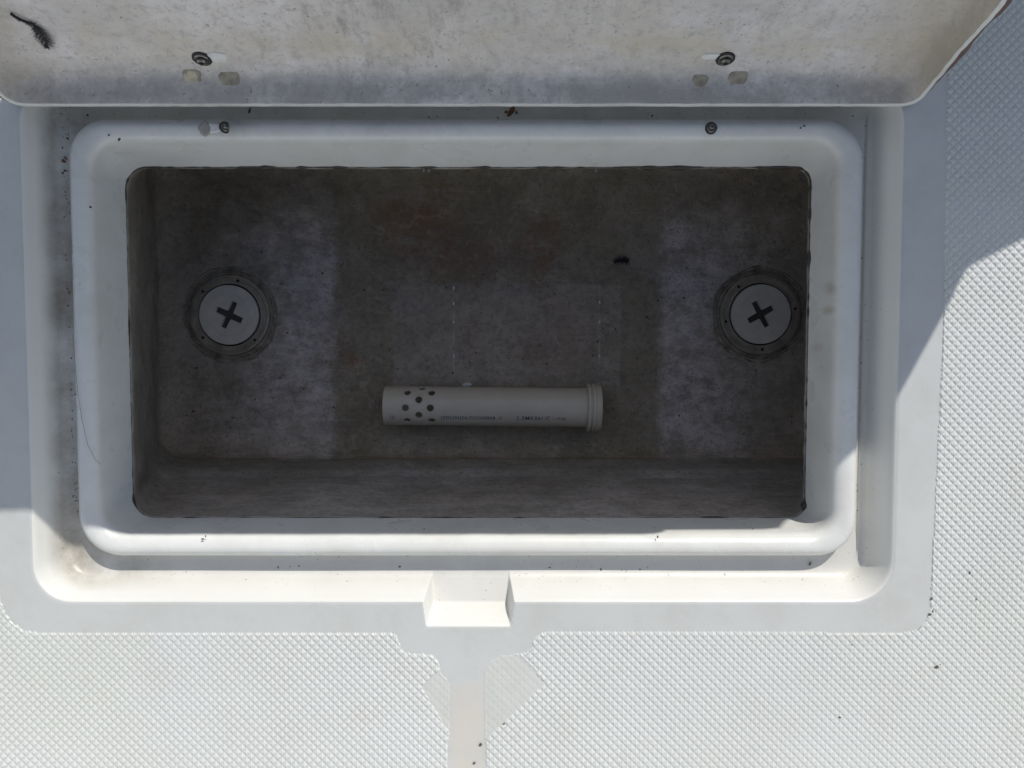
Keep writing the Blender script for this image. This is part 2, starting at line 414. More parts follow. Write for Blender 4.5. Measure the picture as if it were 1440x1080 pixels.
# smooth deck border with its tee-shaped drain strip
outer_px = [(-4, -60), (-3, 800), (0, 842), (7, 862), (18, 877), (34, 887), (52, 890), (548, 890), (556, 893), (561, 903), (565, 914), (572, 919), (604, 921),
            (612, 925), (618, 934), (619, 944), (632, 962), (632, 1030), (629, 1045), (628, 1110), (628, 1500), (684, 1500), (684, 1110), (683, 1040), (681, 1030), (681, 945), (690, 930), (704, 922), (738, 919), (746, 913), (750, 900), (757, 892), (768, 889),
            (1270, 890), (1290, 886), (1302, 874), (1308, 855), (1327, 455), (1332, 150), (1334, -60)]
def to_w(pts, z=0): return [(at(a, b, z).x, at(a, b, z).y) for a, b in pts]
outer = to_w(outer_px)
def densify(P, d=.006, wob=.0):
    out = []
    for i in range(len(P)):
        a, b = Vector(P[i]), Vector(P[(i + 1) % len(P)])
        n = max(1, int((b - a).length / d))
        for k in range(n):
            q = a.lerp(b, k / n); out.append((q.x + wob * nz(q.x, q.y, 1, 90), q.y + wob * nz(q.x, q.y, 5, 90)))
    return out
outer_d = densify(outer, .004, .0006)
inner = [tuple(p[:2]) for p in ring_pts(gutR[-1])]
border = plate('deck_border', [outer_d, inner], -.0022, 0., m_deck, None)
tag(border, kind='structure'); border.name = 'deck_border'
b_bev = border

# diamond non-skid: real pyramids on a 45 degree lattice
PD = .00765; S = PD / math.sqrt(2)                      # diamond diagonal and side
def nonskid(name, x0, x1, y0, y1, sub, holes, H, faded, mats):
    c = math.sqrt(.5)
    u0, u1 = (x0 + y0) * c, (x1 + y1) * c; v0, v1 = (-x1 + y0) * c, (-x0 + y1) * c
    iu = np.arange(math.floor(u0 / S), math.ceil(u1 / S)); iv = np.arange(math.floor(v0 / S), math.ceil(v1 / S))
    U, Vv = np.meshgrid(iu, iv, indexing='ij')
    CU, CV = (U + .5) * S, (Vv + .5) * S
    CX, CY = (CU - CV) * c, (CU + CV) * c
    keep = (CX > x0) & (CX < x1) & (CY > y0) & (CY < y1)
    for h in holes:
        if isinstance(h, tuple): keep &= ~((CX > h[0]) & (CX < h[1]) & (CY > h[2]) & (CY < h[3]))
        else: keep &= ~(pip(CX, CY, h) & pip(CX + S * .6, CY, h) & pip(CX - S * .6, CY, h) & pip(CX, CY + S * .6, h) & pip(CX, CY - S * .6, h))
    ci = np.argwhere(keep)
    nu, nv = len(iu) * sub + 1, len(iv) * sub + 1
    k = np.arange(sub)
    ku, kv = np.meshgrid(k, k, indexing='ij'); ku = ku.ravel(); kv = kv.ravel()
    gu = (ci[:, 0, None] * sub + ku[None]).ravel(); gv = (ci[:, 1, None] * sub + kv[None]).ravel()
    quad = np.stack([gu * nv + gv, (gu + 1) * nv + gv, (gu + 1) * nv + gv + 1, gu * nv + gv + 1], 1)
    used, inv = np.unique(quad, return_inverse=True); quad = inv.reshape(quad.shape)
    ug, vg = used // nv, used % nv
    uu = (iu[0] + ug / sub) * S; vv = (iv[0] + vg / sub) * S
    pk_ = .43
    if sub >= 4: tt = np.array([0, pk_ * .5, pk_, .5 + pk_ * .5])
    else: tt = np.arange(sub) / sub; pk_ = .5
    tu, tv = tt[ug % sub], tt[vg % sub]
    uu = (iu[0] + ug // sub + tu) * S; vv = (iv[0] + vg // sub + tv) * S
    fu = np.where(tu < pk_, (pk_ - tu) / pk_, (tu - pk_) / (1 - pk_)); fv = np.where(tv < pk_, (pk_ - tv) / pk_, (tv - pk_) / (1 - pk_))
    X, Y = (uu - vv) * c, (uu + vv) * c
    mm = np.maximum(fu, fv)
    hgt = 1 - mm
    if sub >= 4: hgt = np.where(mm < .01, .88, hgt * (1.05 - .05 * hgt))
    cellr = np.sin(np.floor(uu / S) * 12.9898 + np.floor(vv / S) * 78.233) * 43758.5453; cellr -= np.floor(cellr)
    wear = .86 + .14 * np.sin(X * 9 + 1.3 * np.sin(Y * 7)) * np.cos(Y * 11 + X * 3)      # trodden tips
    Z = .00025 + H * hgt * wear * (.93 + .14 * cellr)
    Z = np.minimum(Z, .00025 + H * (.80 + .2 * wear))
    if faded:
        inf = np.zeros(X.shape, bool)
        for f in faded: inf |= pip(X, Y, f)
        Z = np.where(inf, .00012 + .20 * H * hgt, Z)
    if holes and not isinstance(holes[0], tuple):
        ino = pip(X, Y, holes[0]); Z = np.where(ino, -.00015, Z)
    mi = None
    if faded:
        qx = X[quad].mean(1); qy = Y[quad].mean(1); mi = np.zeros(len(quad), np.int32)
        for f in faded: mi[pip(qx, qy, f)] = 1
    me = bpy.data.meshes.new(name)
    me.vertices.add(len(X)); me.vertices.foreach_set('co', np.column_stack([X, Y, Z]).astype(np.float32).ravel())
    me.loops.add(quad.size); me.loops.foreach_set('vertex_index', quad.astype(np.int32).ravel())
    me.polygons.add(len(quad)); me.polygons.foreach_set('loop_start', np.arange(len(quad), dtype=np.int32) * 4)
    for m in mats: me.materials.append(m)
    if mi is not None: me.polygons.foreach_set('material_index', mi)
    me.polygons.foreach_set('use_smooth', [False] * len(quad))
    me.update(calc_edges=True); me.validate()
    o = bpy.data.objects.new(name, me); scene.collection.objects.link(o)
    return tag(o, kind='structure')
fad = [to_w([(619, 944), (611, 946), (592, 966), (627, 1024), (632, 1030), (632, 962)]),
       to_w([(681, 945), (690, 930), (704, 922), (731, 921), (768, 960), (683, 1038), (681, 1030)])]
nonskid('deck', -.53, .53, -.46, .46, 4, [outer], .00145, fad, [m_non, m_faded])
nonskid('deck_outer', -.90, .90, -.80, .86, 2, [(-.529, .529, -.459, .459), outer], .00145, None, [m_non])
# plain sheet carrying the rest of the boat deck
def rect(l, r, b, t, n=1): return [(l, b), (r, b), (r, t), (l, t)]
m_far = M('deck_far'); vv = m_far.n('ShaderNodeMapping', i_Vector=m_far.co()); vv.inputs['Rotation'].default_value = (0, 0, R(45)); vv.inputs['Scale'].default_value = (1 / S, 1 / S, 1 / S)
vo = m_far.n('ShaderNodeTexVoronoi', i_Vector=vv.outputs[0], i_Scale=1.0, i_Randomness=0.0, distance='CHEBYCHEV').outputs['Distance']
m_far.bump(m_far.math('MULTIPLY', vo, -1.0), 1.0, .002); m_far = m_far.set((.69, .705, .69), .42)
far = plate('deck_beyond', [rect(-2.2, 1.6, -3.0, 4.2), rect(-.897, .897, -.797, .857)], -.05, -.0009, m_far, None); tag(far, kind='structure')
m_wat = M('sea'); m_wat.bump(m_wat.noise(1.2, 6, .6), .6, .3); m_wat = m_wat.set((.02, .06, .08), .08, IOR=1.33)
wb = plate('water', [rect(-900, 900, -900, 900)], None, -1.1, m_wat, None); tag(wb, kind='structure')

# hull side under the deck, so that the deck stands on something from any side
hull = thing('boat_hull', 'white boat hull carrying the deck out of frame', 'boat hull', (0, 0, 0))
V, F = loft([np.array([(x, y, z) for x, y in rect(-2.2 + i, 1.6 - i, -3 + i * 1.3, 4.2 - i * 2)]) for z, i in ((-.05, .0), (-.25, .03), (-.8, .16), (-1.3, .4))])
F.append((12, 13, 14, 15)); mesh_obj('hull_shell', V, F, m_deck, hull, smooth=False)

# ------------------------------------------------------------------ box below the opening
TZ = -.30
T = ring(232, 1164, 645, 214, TZ, (.03, .03, .03, .03))
TX = .5 * (at(468, 500, TZ).x + at(932, 500, TZ).x); TB = T[2]; TT = T[3]
far_top = Vector((0, A[3] + .002, -.066)); far_bot = Vector((0, TT, TZ))
far_n = Vector((1, 0, 0)).cross(far_top - far_bot).normalized()
def tank_hit(px, py):
    p = at(px, py, TZ - .009)
    if p.y > TT: p = ray_plane(px, py, far_bot, far_n)
    return p
m_tank = tank_mat()
tank = thing('storage_box', 'deep dirty grey box below the hatch with stained floor and walls', 'storage box', (0, 0, 0))
T0 = grow(A, -.0002, -.0640, 0); T1 = grow(A, .002, -.068); 
tr = [grow(A, .003, -.0616), grow(A, -.0006, -.0622), grow(A, -.0008, -.0645), grow(A, .0012, -.070)]
loops = [ring_pts(q, .0005, seed=2) for i, q in enumerate(tr)]
n_w = 26
for k in range(1, n_w + 1):
    f = k / n_w
    q = lerp(tr[-1], T, f, tr[-1][4] + (TZ + .034 * .9 - .0085 - tr[-1][4]) * f)
    if f > .9: pass
    loops.append(ring_pts(q))
# ledge line on the near wall, general unevenness
for k, L in enumerate(loops[4:]):
    f = (k + 1) / n_w
    for v in L:
        e = .0025 * nz(v[0], v[2], v[1], 7) + .0008 * nz(v[0], v[2], v[1], 40)
        if v[1] < -.05: v[1] += e + (.004 if f > .72 else 0)
        elif v[1] > .12: v[1] += e
        else: v[0] += e
wall_end = loops[-1].copy()
fil = []
FR = .034
for k in range(1, 11):
    a = k / 10 * math.pi / 2
    L = ring_pts(grow(T, -FR * (1 - math.cos(a)) * .9, TZ, 0)); L[:, 2] = TZ + FR * .9 - .010 - FR * .9 * math.sin(a); fil.append(L)
loops[-1][:, 2] = TZ + FR * .9 - .009
V, F = loft(loops + [fil[0]])
mesh_obj('side_wall', V, F, m_tank, tank)
# floor: fillet rings + shrinking rings to the centre line
fl = [fil[0] + 0] + fil[1:]
last = [T[0] + .0306, T[1] - .0306, T[2] + .0306, T[3] - .0306]
for k in range(1, 41):
    f = k / 40 * .985; cx, cy = .5 * (last[0] + last[1]), .5 * (last[2] + last[3])
    L = fil[-1].copy(); L[:, 0] = cx + (L[:, 0] - cx) * (1 - f); L[:, 1] = cy + (L[:, 1] - cy) * (1 - f)
    for v in L: v[2] += .0009 * nz(v[0], v[1], 0, 12) + .0003 * nz(v[0], v[1], 0, 60)
    fl.append(L)
V, F = loft(fl); n = len(fl[0]); F.append(tuple((len(fl) - 1) * n + i for i in range(n)))
mesh_obj('floor', V, F, m_tank, tank)
FZ = TZ - .010
# lumpy dark resin along the cut edge, thickest at the far and right sides
m_drip = M('dark_resin').set((.05, .043, .033), .5)
P = ring_pts(grow(A, .0004, -.0622), 0); rgs = []
for i, v in enumerate(P):
    nx_, ny_ = P[(i + 1) % len(P)][:2] - P[i - 1][:2]; d = Vector((nx_, ny_)); d = d.normalized() if d.length else Vector((1, 0)); inw = Vector((-d.y, d.x))
    heavy = 1.0 if (v[1] > A[3] - .015 or v[0] > A[1] - .012) else .35
    r_ = .0004 + heavy * (.0003 + .0032 * max(0, nz(v[0], v[1], 3, 23)) + .0020 * max(0, nz(v[0], v[1], 8, 160) - .05) + .0075 * max(0, nz(v[0], v[1], 5, 60) - .22))
    rgs.append([(v[0] + inw.x * r_ * math.cos(a), v[1] + inw.y * r_ * math.cos(a), -.0621 + r_ * math.sin(a)) for a in np.linspace(0, 2 * math.pi, 9)[:-1]])
n = len(rgs); V = [q for r in rgs for q in r]; F = [(i * 8 + j, i * 8 + (j + 1) % 8, ((i + 1) % n) * 8 + (j + 1) % 8, ((i + 1) % n) * 8 + j) for i in range(n) for j in range(8)]
mesh_obj('resin_edge', V, F, m_drip, tank)
# bright glints put in as small white drops, in two rows
m_glint = M('glint_white').set((.85, .85, .82), .15)
bm = bmesh.new()
for px, ys in ((638, (405, 427, 453, 501)), (843, (425, 453, 501)), (596, (240,)), (603, (240,)), (838, (240,))):
    for py in ys:
        p = tank_hit(px, py)
        bmesh.ops.create_uvsphere(bm, u_segments=8, v_segments=6, radius=.0019, matrix=Matrix.Translation((p.x, p.y, p.z + .0008)) @ Matrix.Diagonal((.8, 1.3, .6, 1)))
o = from_bm('glint_drop', bm, m_glint, tank, True); o['kind'] = 'stuff'

# ------------------------------------------------------------------ round screw plugs in the box floor
def plain(name, col, rough, var=.12, sc=60, world=False, spk=.3, **kw):
    m = M(name); m.co(world)
    c = m.mix(m.ramp(m.noise(sc, 6, .65), .35, .7, 0, 1), col, tuple(x * (1 - var * 2) for x in col))
    if spk: c = m.mix(m.ramp(m.noise(sc * 6, 4, .7), .62, .72, 0, spk), c, tuple(x * .3 for x in col))
    m.bump(m.noise(sc * 3, 4), .15, .0008)
    return m.set(c, rough, **kw)
m_cap = plain('plug_plastic', (.90, .81, .69), .45, .07)
m_col = plain('collar_plastic', (.52, .44, .34), .55, .25, 45, spk=.6)
m_seal = plain('sealant', (.46, .39, .30), .7, .36, 70, spk=.6)
m_blk = plain('black_rubber', (.012, .012, .012), .6)
m_slot = plain('slot_shadow_plastic', (.10, .095, .08), .6)
pc = at(322, 444, FZ + .004)
scale_p = (CAMZ - FZ) / FPX
def plug(label, px, py, rot, src=None):
    p = at(px, py, FZ + .003); p.z = FZ
    t = thing('screw_plug', label, 'screw plug', p, 'screw plugs in the box floor'); t.rotation_euler = (0, 0, rot)
    rc = 42 * scale_p
    sr = lathe('sealant_ring', [(rc * 1.62, -.003), (rc * 1.60, .0004), (rc * 1.56, .0012), (rc * 1.53, .0002), (rc * 1.50, .0003), (rc * 1.47, .0016), (rc * 1.44, .0004), (rc * 1.40, .0022), (rc * 1.36, .0026), (rc * 1.33, .0012), (rc * 1.30, .001)], m_seal, t, 128)
    for v in sr.data.vertices:
        a_ = math.atan2(v.co.y, v.co.x); L_ = v.co.xy.length / rc - 1.3
        v.co.z += .0012 * nz(v.co.x, v.co.y, px, 90); k_ = 1 + L_ * .2 * nz(math.cos(a_), math.sin(a_), px, 2.6)
        v.co.x *= k_; v.co.y *= k_
    col = lathe('collar', [(rc * 1.33, -.002), (rc * 1.33, .0035), (rc * 1.30, .0045), (rc * 1.25, .0048), (rc * 1.24, .0036), (rc * 1.215, .0044), (rc * 1.19, .0034), (rc * 1.16, .0042), (rc * 1.13, .0034), (rc * 1.10, .0038), (rc * 1.095, .0046), (rc * 1.045, .0048), (rc * 1.035, .004), (rc * 1.035, -.003)], m_col, t)
    for k, a in enumerate((100, 163, 245, 340)):
        s_ = lathe('screw', [(0, .0008), (.0017, .0007), (.0019, 0)], m_blk, t, 12); s_.location = (rc * 1.17 * math.cos(R(a)), rc * 1.17 * math.sin(R(a)), .0038)
    lathe('seal_ring', [(rc * 1.035, .002), (rc * 1.015, .0026), (rc * .985, .002)], m_blk, t)
    circ = [(rc * .985 * math.cos(R(k * 4)), rc * .985 * math.sin(R(k * 4))) for k in range(90)]
    a, b = rc * .47, rc * .095; q = rc * .12
    cross = [(-a, -b), (-q, -b * 1.15), (-b * 1.15, -q), (-b, -a), (b, -a), (b * 1.15, -q), (q, -b * 1.15), (a, -b), (a, b), (q, b * 1.15), (b * 1.15, q), (b, a), (-b, a), (-b * 1.15, q), (-q, b * 1.15), (-a, b)]
    cap = plate('cap', [circ, cross], -.001, .0062, m_cap, t)
    bev = cap.modifiers.new('bevel', 'BEVEL'); bev.width = .0006; bev.segments = 2; bev.limit_method = 'ANGLE'
    lathe('slot_floor', [(0, .0006), (a * 1.1, .0006)], m_slot, cap)
    lathe('cap_ring', [(rc * .70, .0062), (rc * .69, .0066), (rc * .675, .0066), (rc * .665, .0062)], m_cap, cap)
    return t
plug('round grey screw plug with a cross slot in the left end of the box floor', 323, 443, R(-25))
plug('round grey screw plug with a cross slot beside the right wall of the box', 1069, 442, R(29))

# ------------------------------------------------------------------ perforated PVC pipe
m_pvc = plain('pvc', (.77, .67, .53), .33, .05, 20, spk=.2)
m_ink = plain('blue_ink', (.035, .06, .16), .5, .2, 400, spk=.0)
PR = .0238; pz = FZ + PR + .0035
p0 = at(542, 570.0, pz); p1 = at(826, 573.0, pz); pL = (p1 - p0).length; ang = math.atan2(p1.y - p0.y, p1.x - p0.x)
pipe = thing('drain_pipe', 'pale grey plastic pipe with drilled holes and a ringed collar lying on the box floor', 'pipe', (p0.x, p0.y, pz), rot=(0, 0, ang))
bm = bmesh.new(); seg = 72; prof = [(0, PR - .0018), (0, PR - .0006), (.0006, PR)] + [(pL * k / 10, PR) for k in range(1, 10)] + [(pL, PR), (pL, PR - .0022), (pL * .5, PR - .0022), (.0004, PR - .0022)]
rs = [[bm.verts.new((x, r * math.sin(2 * math.pi * i / seg), r * math.cos(2 * math.pi * i / seg))) for i in range(seg)] for x, r in prof]
for a, b in zip(rs, rs[1:] + rs[:1]):
    for i in range(seg): bm.faces.new((a[i], a[(i + 1) % seg], b[(i + 1) % seg], b[i]))
tube = from_bm('tube', bm, m_pvc, pipe, True, 35)
cb = bmesh.new()
hx = lambda px: (px - 542) / 284 * pL
rows = [(574.5, 3), (592, 20), (609, 3), (592, -22), (574.5, -24), (609, -24), (592, -44), (574.5, 25), (609, 25), (576, 48), (609, 48), (592, 43)]
holes = [(574, -2), (608, -2), (592, 22), (592, -24), (575.5, 46), (609, 46), (575.5, -45), (609.5, -45), (595, 68), (595, -70)]
for px, an in holes:
    # an: degrees from the top towards +Y
    a = R(an)
    Mx = Matrix.Translation((hx(px), 0, 0)) @ Matrix.Rotation(-a, 4, 'X') @ Matrix.Translation((0, 0, PR))
    bmesh.ops.create_cone(cb, cap_ends=True, segments=20, radius1=.0043, radius2=.0043, depth=.012, matrix=Mx)
cut = from_bm('hole_cutter', cb, m_pvc)
md = tube.modifiers.new('holes', 'BOOLEAN'); md.operation = 'DIFFERENCE'; md.object = cut; md.solver = 'EXACT'
bpy.context.view_layer.update(); cut.matrix_world = pipe.matrix_world.copy(); bpy.context.view_layer.update()
dg = bpy.context.evaluated_depsgraph_get(); nm = bpy.data.meshes.new_from_object(tube.evaluated_get(dg))
tube.modifiers.clear(); tube.data = nm; bpy.data.objects.remove(cut, do_unlink=True)
nm.set_sharp_from_angle(angle=R(35))
cw = .0155
def ring_x(name, prof, mat, parent):
    bm = bmesh.new(); rs = [[bm.verts.new((x, r * math.sin(2 * math.pi * i / 72), r * math.cos(2 * math.pi * i / 72))) for i in range(72)] for x, r in prof]
    for a, b in zip(rs, rs[1:] + rs[:1]):
        for i in range(72): bm.faces.new((a[i], a[(i + 1) % 72], b[(i + 1) % 72], b[i]))
    return from_bm(name, bm, mat, parent, True, 30)
cR = .0295
ring_x('collar', [(pL - .0012, PR + .0002), (pL - .0012, cR - .0005), (pL - .0006, cR), (pL + .0022, cR), (pL + .0026, cR - .0022), (pL + .0042, cR - .0024), (pL + .0046, cR - .0004), (pL + .0075, cR - .0002), (pL + .0078, cR - .0014), (pL + .0090, cR - .0014), (pL + .0094, cR - .0004), (pL + .0125, cR - .0006), (pL + .013, cR - .0014), (pL + .0155, cR - .0018), (pL + .0155, cR - .0050), (pL + .002, cR - .0050)], m_pvc, pipe)
def wrap_text(body, size, x0, an, parent):
    cu = bpy.data.curves.new('print', 'FONT'); cu.body = body; cu.size = size; cu.resolution_u = 3; cu.offset = size * .007; cu.space_character = 1.12
    to = bpy.data.objects.new('print', cu); scene.collection.objects.link(to); bpy.context.view_layer.update()
    me = bpy.data.meshes.new_from_object(to.evaluated_get(bpy.context.evaluated_depsgraph_get())); bpy.data.objects.remove(to, do_unlink=True)
    bm = bmesh.new(); bm.from_mesh(me)
    bmesh.ops.triangulate(bm, faces=bm.faces[:]); bmesh.ops.subdivide_edges(bm, edges=[e for e in bm.edges if e.calc_length() > .0008], cuts=2)
    for v in bm.verts:
        a = R(an) + v.co.y / PR; x = x0 + v.co.x * .95
        v.co = Vector((x, (PR + .00012) * math.sin(a), (PR + .00012) * math.cos(a)))
    me2 = bpy.data.meshes.new('print'); bm.to_mesh(me2); bm.free(); me2.materials.append(m_ink)
    o = bpy.data.objects.new('print', me2); scene.collection.objects.link(o); o.parent = parent; return o
wrap_text('(SDLSN|3A/DSOS0808 .V', .0066, hx(622), -37, pipe)
wrap_text('2.3MK06/-C --=m', .0078, hx(726), -37, pipe)
wrap_text('(||', .0066, hx(552), -37, pipe)

# ------------------------------------------------------------------ hatch lid, standing open
m_edge = plain('raw_laminate_edge', (.19, .115, .09), .8, .3, 90, spk=.5)
m_lidw = gelcoat('lid_gelcoat', (.76, .76, .73), .1)
hz = -.004; lean = R(17.5); LD = .026
e0 = at(660, 150, hz + LD * math.sin(lean)); 
Lx0 = at(20, 146, 0).x; Lx1 = at(1285, 146, 0).x
LH = .354
Yh = e0.y + LD * math.cos(lean)
# local frame: X along the hinge, Y up the lid, Z out of its underside
lid = thing('hatch_lid', 'off-white tray-shaped hatch lid standing open behind the box with scuffed mottled underside', 'hatch lid', (0, Yh, hz), rot=(math.pi / 2 - lean, 0, 0))
def lring(d, z, r, dz_wob=0, seed=0):
    P = rrect_pts(Lx0 + d, Lx1 - d, d, LH - d, (max(.006, r - .007),) * 4, nx=160, ny=70, nc=12)
    Z = np.full(len(P), z)
    if dz_wob:
        for i, (x, y) in enumerate(P): 
            e = dz_wob * (nz(x, y, seed, 25) + .9 * nz(x, y, seed, 110)); Z[i] += e
            if y < .02: P[i, 1] += e * .7
            elif x > Lx1 - .02: P[i, 0] += e * 1.2
            elif x < Lx0 + .02: P[i, 0] += e
    return np.column_stack([P, Z])
inn = [lring(.0042, LD, .018, .0006, 1), lring(.0047, LD - .002, .018), lring(.0054, LD * .7, .018), lring(.0062, LD * .45, .018), lring(.0085, LD * .25, .02), lring(.0125, LD * .11, .022), lring(.018, LD * .04, .026), lring(.026, .0005, .03), lring(.040, 0, .035)]
for k in range(1, 16):
    L = lring(.040, 0, .035); f = k / 15 * .98; cx, cy = .5 * (Lx0 + Lx1), LH / 2
    L[:, 0] = cx + (L[:, 0] - cx) * (1 - f); L[:, 1] = cy + (L[:, 1] - cy) * (1 - f)
    for v in L: v[2] += .0012 * nz(v[0], v[1], 0, 8)
    inn.append(L)
V, F = loft(inn); n = len(inn[0]); F.append(tuple((len(inn) - 1) * n + i for i in range(n)))
mesh_obj('underside', V, F, m_lid, lid)
m_lip = gelcoat('lip_gelcoat', (.72, .72, .69), .25, speck=.5)
V, F = loft([lring(.0006, LD, .02, .0006, 1), lring(.0010, LD + .0006, .02, .0006, 1), lring(.0036, LD + .0006, .019, .0006, 1), lring(.0042, LD, .018, .0006, 1)])
mesh_obj('lip', V, F, m_lip, lid)
def flare(L, a):
    for v in L:
        f = min(1, max(0, (v[1] - .004) / .02)); q = a * (.25 + .75 * f) * (.75 + 1.3 * nz(v[0], v[1], 7, 34))
        if v[0] > Lx1 - .03: v[0] += q
        elif v[0] < Lx0 + .03: v[0] -= q
        if v[1] < .02: v[1] -= q * .6
    return L
V, F = loft([lring(.0006, LD, .02, .0006, 1), flare(lring(.0, LD - .0006, .02, .0010, 3), .0040), flare(lring(-.0006, LD - .0045, .02, .0010, 4), .0060), lring(.0, LD - .0055, .02, .0006, 5)])
mesh_obj('laminate_edge', V, F, m_edge, lid)
out = [lring(.0, LD - .0055, .02, .0006, 5), lring(.0, LD * .3, .02), lring(.001, .0, .02), lring(.003, -.004, .02), lring(.008, -.006, .02), lring(.05, -.0065, .02)]
V, F = loft(out); n = len(out[0]); F.append(tuple((len(out) - 1) * n + i for i in range(n)))
mesh_obj('top_skin', V, F, m_lidw, lid)
Minv = (Matrix.Translation((0, Yh, hz)) @ Matrix.Rotation(math.pi / 2 - lean, 4, 'X')).inverted()
nl = Vector((0, -math.cos(lean), math.sin(lean)))
def lid_w(v): return float(np.interp(v, [.0062, .0085, .0125, .018, .026, .04], [LD * .45, LD * .25, LD * .11, LD * .04, .0005, 0]))
def on_lid(px, py, lift=.0004):
    """where the view ray meets the lid's inner surface, in lid coordinates"""
    o = Minv @ Vector((0, 0, CAMZ)); d = (Minv @ at(px, py, 0)) - o
    prev = None
    for k in range(200, 2400):
        q = o + d * (k / 2000); f = q.z - (lid_w(q.y) + lift)
        if prev is not None and f <= 0 < prev[0]: return prev[1].lerp(q, prev[0] / (prev[0] - f))
        prev = (f, q)
    return q
m_steel = plain('weathered_steel', (.30, .29, .27), .38, .3, 300, spk=.6, Metallic=.85)
m_grime = plain('olive_grime', (.46, .42, .33), .8, .25, 120)
m_dark = plain('dark_recess', (.035, .033, .03), .7)  # near-black tone of the ring round each screw head
m_fill = plain('filler_paste', (.70, .62, .46), .7, .2, 120)
m_white = plain('fresh_gelcoat', (.86, .86, .82), .5, .08, 90)
def screw(parent, loc, r=.0056, name='screw', tilt=0):
    e = lathe(name, [(r, .0002), (r, .0012), (r * .86, .0017), (r * .8, .0009), (r * .62, .0009), (r * .6, .0034), (r * .45, .0042), (r * .28, .0043), (r * .25, .0026), (0, .0026)], m_steel, parent, 32)
    e.location = loc; e.rotation_euler = (0, tilt, 0)
    lathe('washer_recess', [(r * 1.30, -.001), (r * 1.26, .0005), (r * 1.15, .0009), (r * .98, .0009), (r * .98, .0001)], m_dark, e, 32)
    return e
def patch(name, parent, loc, rx, ry, mat, h=.0008, seed=0, n=28):
    bm = bmesh.new(); c = bm.verts.new((0, 0, h)); rg = []
    for f, z in ((.6, h), (.9, h * .8), (1, -.0003)):
        rg.append([bm.verts.new((rx * f * math.cos(2 * math.pi * i / n) * (1 + .3 * nz(math.cos(2 * math.pi * i / n), math.sin(2 * math.pi * i / n), seed, 1.6)), ry * f * math.sin(2 * math.pi * i / n) * (1 + .3 * nz(math.sin(2 * math.pi * i / n), math.cos(2 * math.pi * i / n), seed + 9, 1.6)), z)) for i in range(n)])
    for i in range(n): bm.faces.new((c, rg[0][i], rg[0][(i + 1) % n]))
    for a, b in zip(rg, rg[1:]):
        for i in range(n): bm.faces.new((a[i], b[i], b[(i + 1) % n], a[(i + 1) % n]))
    o = from_bm(name, bm, mat, parent, True); o.location = loc; return o
for px, py in ((284, 83), (1020, 83)):
    screw(lid, on_lid(px, py), .0060)
p = on_lid(306, 81); patch('white_patch', lid, p, .0085, .006, m_white, .0006, 2)
p = on_lid(1000, 80); patch('white_patch', lid, p, .009, .0035, m_white, .0005, 5)
NL = lambda a: Vector((0, -math.sin(a), math.cos(a)))
for k, (px, py, rx) in enumerate(((270, 106, .0085), (323, 110, .0095), (984, 112, .0072), (1038, 109, .0085))):
    p = on_lid(px, py); 
    sl = math.atan((lid_w(p.y + .002) - lid_w(p.y - .002)) / .004)
    e = patch('filler_grime', lid, p + Vector((0, .002, .0002)), rx * .92, rx * .92, m_grime, .0004, k * 3 + 1); e.rotation_euler = (sl, 0, 0); e.location = p + NL(sl) * .0003
    e = patch('filler_spot', lid, p + Vector((0, -.001, .0010)), rx * .8, rx * .75, m_fill, .0005, k * 3); e.rotation_euler = (sl, 0, 0); e.location = p + NL(sl) * .0007 + Vector((0, -.0012, .0004))

# screws left in the rim
def rim_top(px, py): return at(px, py, -.0126)
for px, py in ((1000, 180),):
    p = rim_top(px, py); screw(frame, p, .0040, 'rim_screw')
p = rim_top(317, 179); s = screw(frame, p, .0038, 'rim_screw', R(35))
p = rim_top(299, 180); patch('white_patch', frame, p, .008, .0045, m_white, .0008, 4)
m_putty = plain('putty', (.46, .44, .40), .7)
p = rim_top(288, 181); patch('sealant_patch', frame, p, .0055, .006, m_putty, .0010, 6)

# ------------------------------------------------------------------ small litter
m_fea = plain('dark_feather', (.022, .02, .025), .6, .2, 200)
m_down = plain('grey_down', (.16, .15, .14), .8, .2, 200)
def tube_curve(name, pts, r0, r1, mat, parent=None, n=6):
    bm = bmesh.new(); rg = []
    for k, p in enumerate(pts):
        p = Vector(p); d = (Vector(pts[min(k + 1, len(pts) - 1)]) - Vector(pts[max(k - 1, 0)])).normalized()
        u = d.cross(Vector((0, 0, 1))); u = u.normalized() if u.length > 1e-6 else Vector((1, 0, 0)); v = d.cross(u)
        r = r0 + (r1 - r0) * k / (len(pts) - 1)
        rg.append([bm.verts.new(p + (u * math.cos(2 * math.pi * i / n) + v * math.sin(2 * math.pi * i / n)) * r) for i in range(n)])
    for a, b in zip(rg, rg[1:]):
        for i in range(n): bm.faces.new((a[i], a[(i + 1) % n], b[(i + 1) % n], b[i]))
    bm.faces.new(rg[0]); bm.faces.new(rg[-1][::-1])
    return from_bm(name, bm, mat, parent, True)
fea = thing('feather', 'small dark feather with a fluffy tip stuck to the lid in its upper left corner', 'feather', tuple(lid.location), rot=tuple(lid.rotation_euler))
fp = [on_lid(a, b, .001) for a, b in ((15, 18), (22, 22), (30, 26), (38, 30), (46, 33), (51, 38), (56, 44), (62, 51), (66, 58), (67, 66))]
for k, q in enumerate(fp): q.z = .0016 + .0006 * math.sin(k)
tube_curve('quill', fp, .0011, .0003, m_fea, fea)
bm = bmesh.new()
def barb(a, d, L, wd, sag=.0):
    d = d.normalized(); s = Vector((-d.y, d.x, 0)) * wd
    q = [a - s, a + s, a + d * L * .6 + s * .6 + Vector((0, 0, sag)), a + d * L, a + d * L * .6 - s * .6 + Vector((0, 0, sag))]
    vs = [bm.verts.new(x) for x in q]; bm.faces.new(vs)
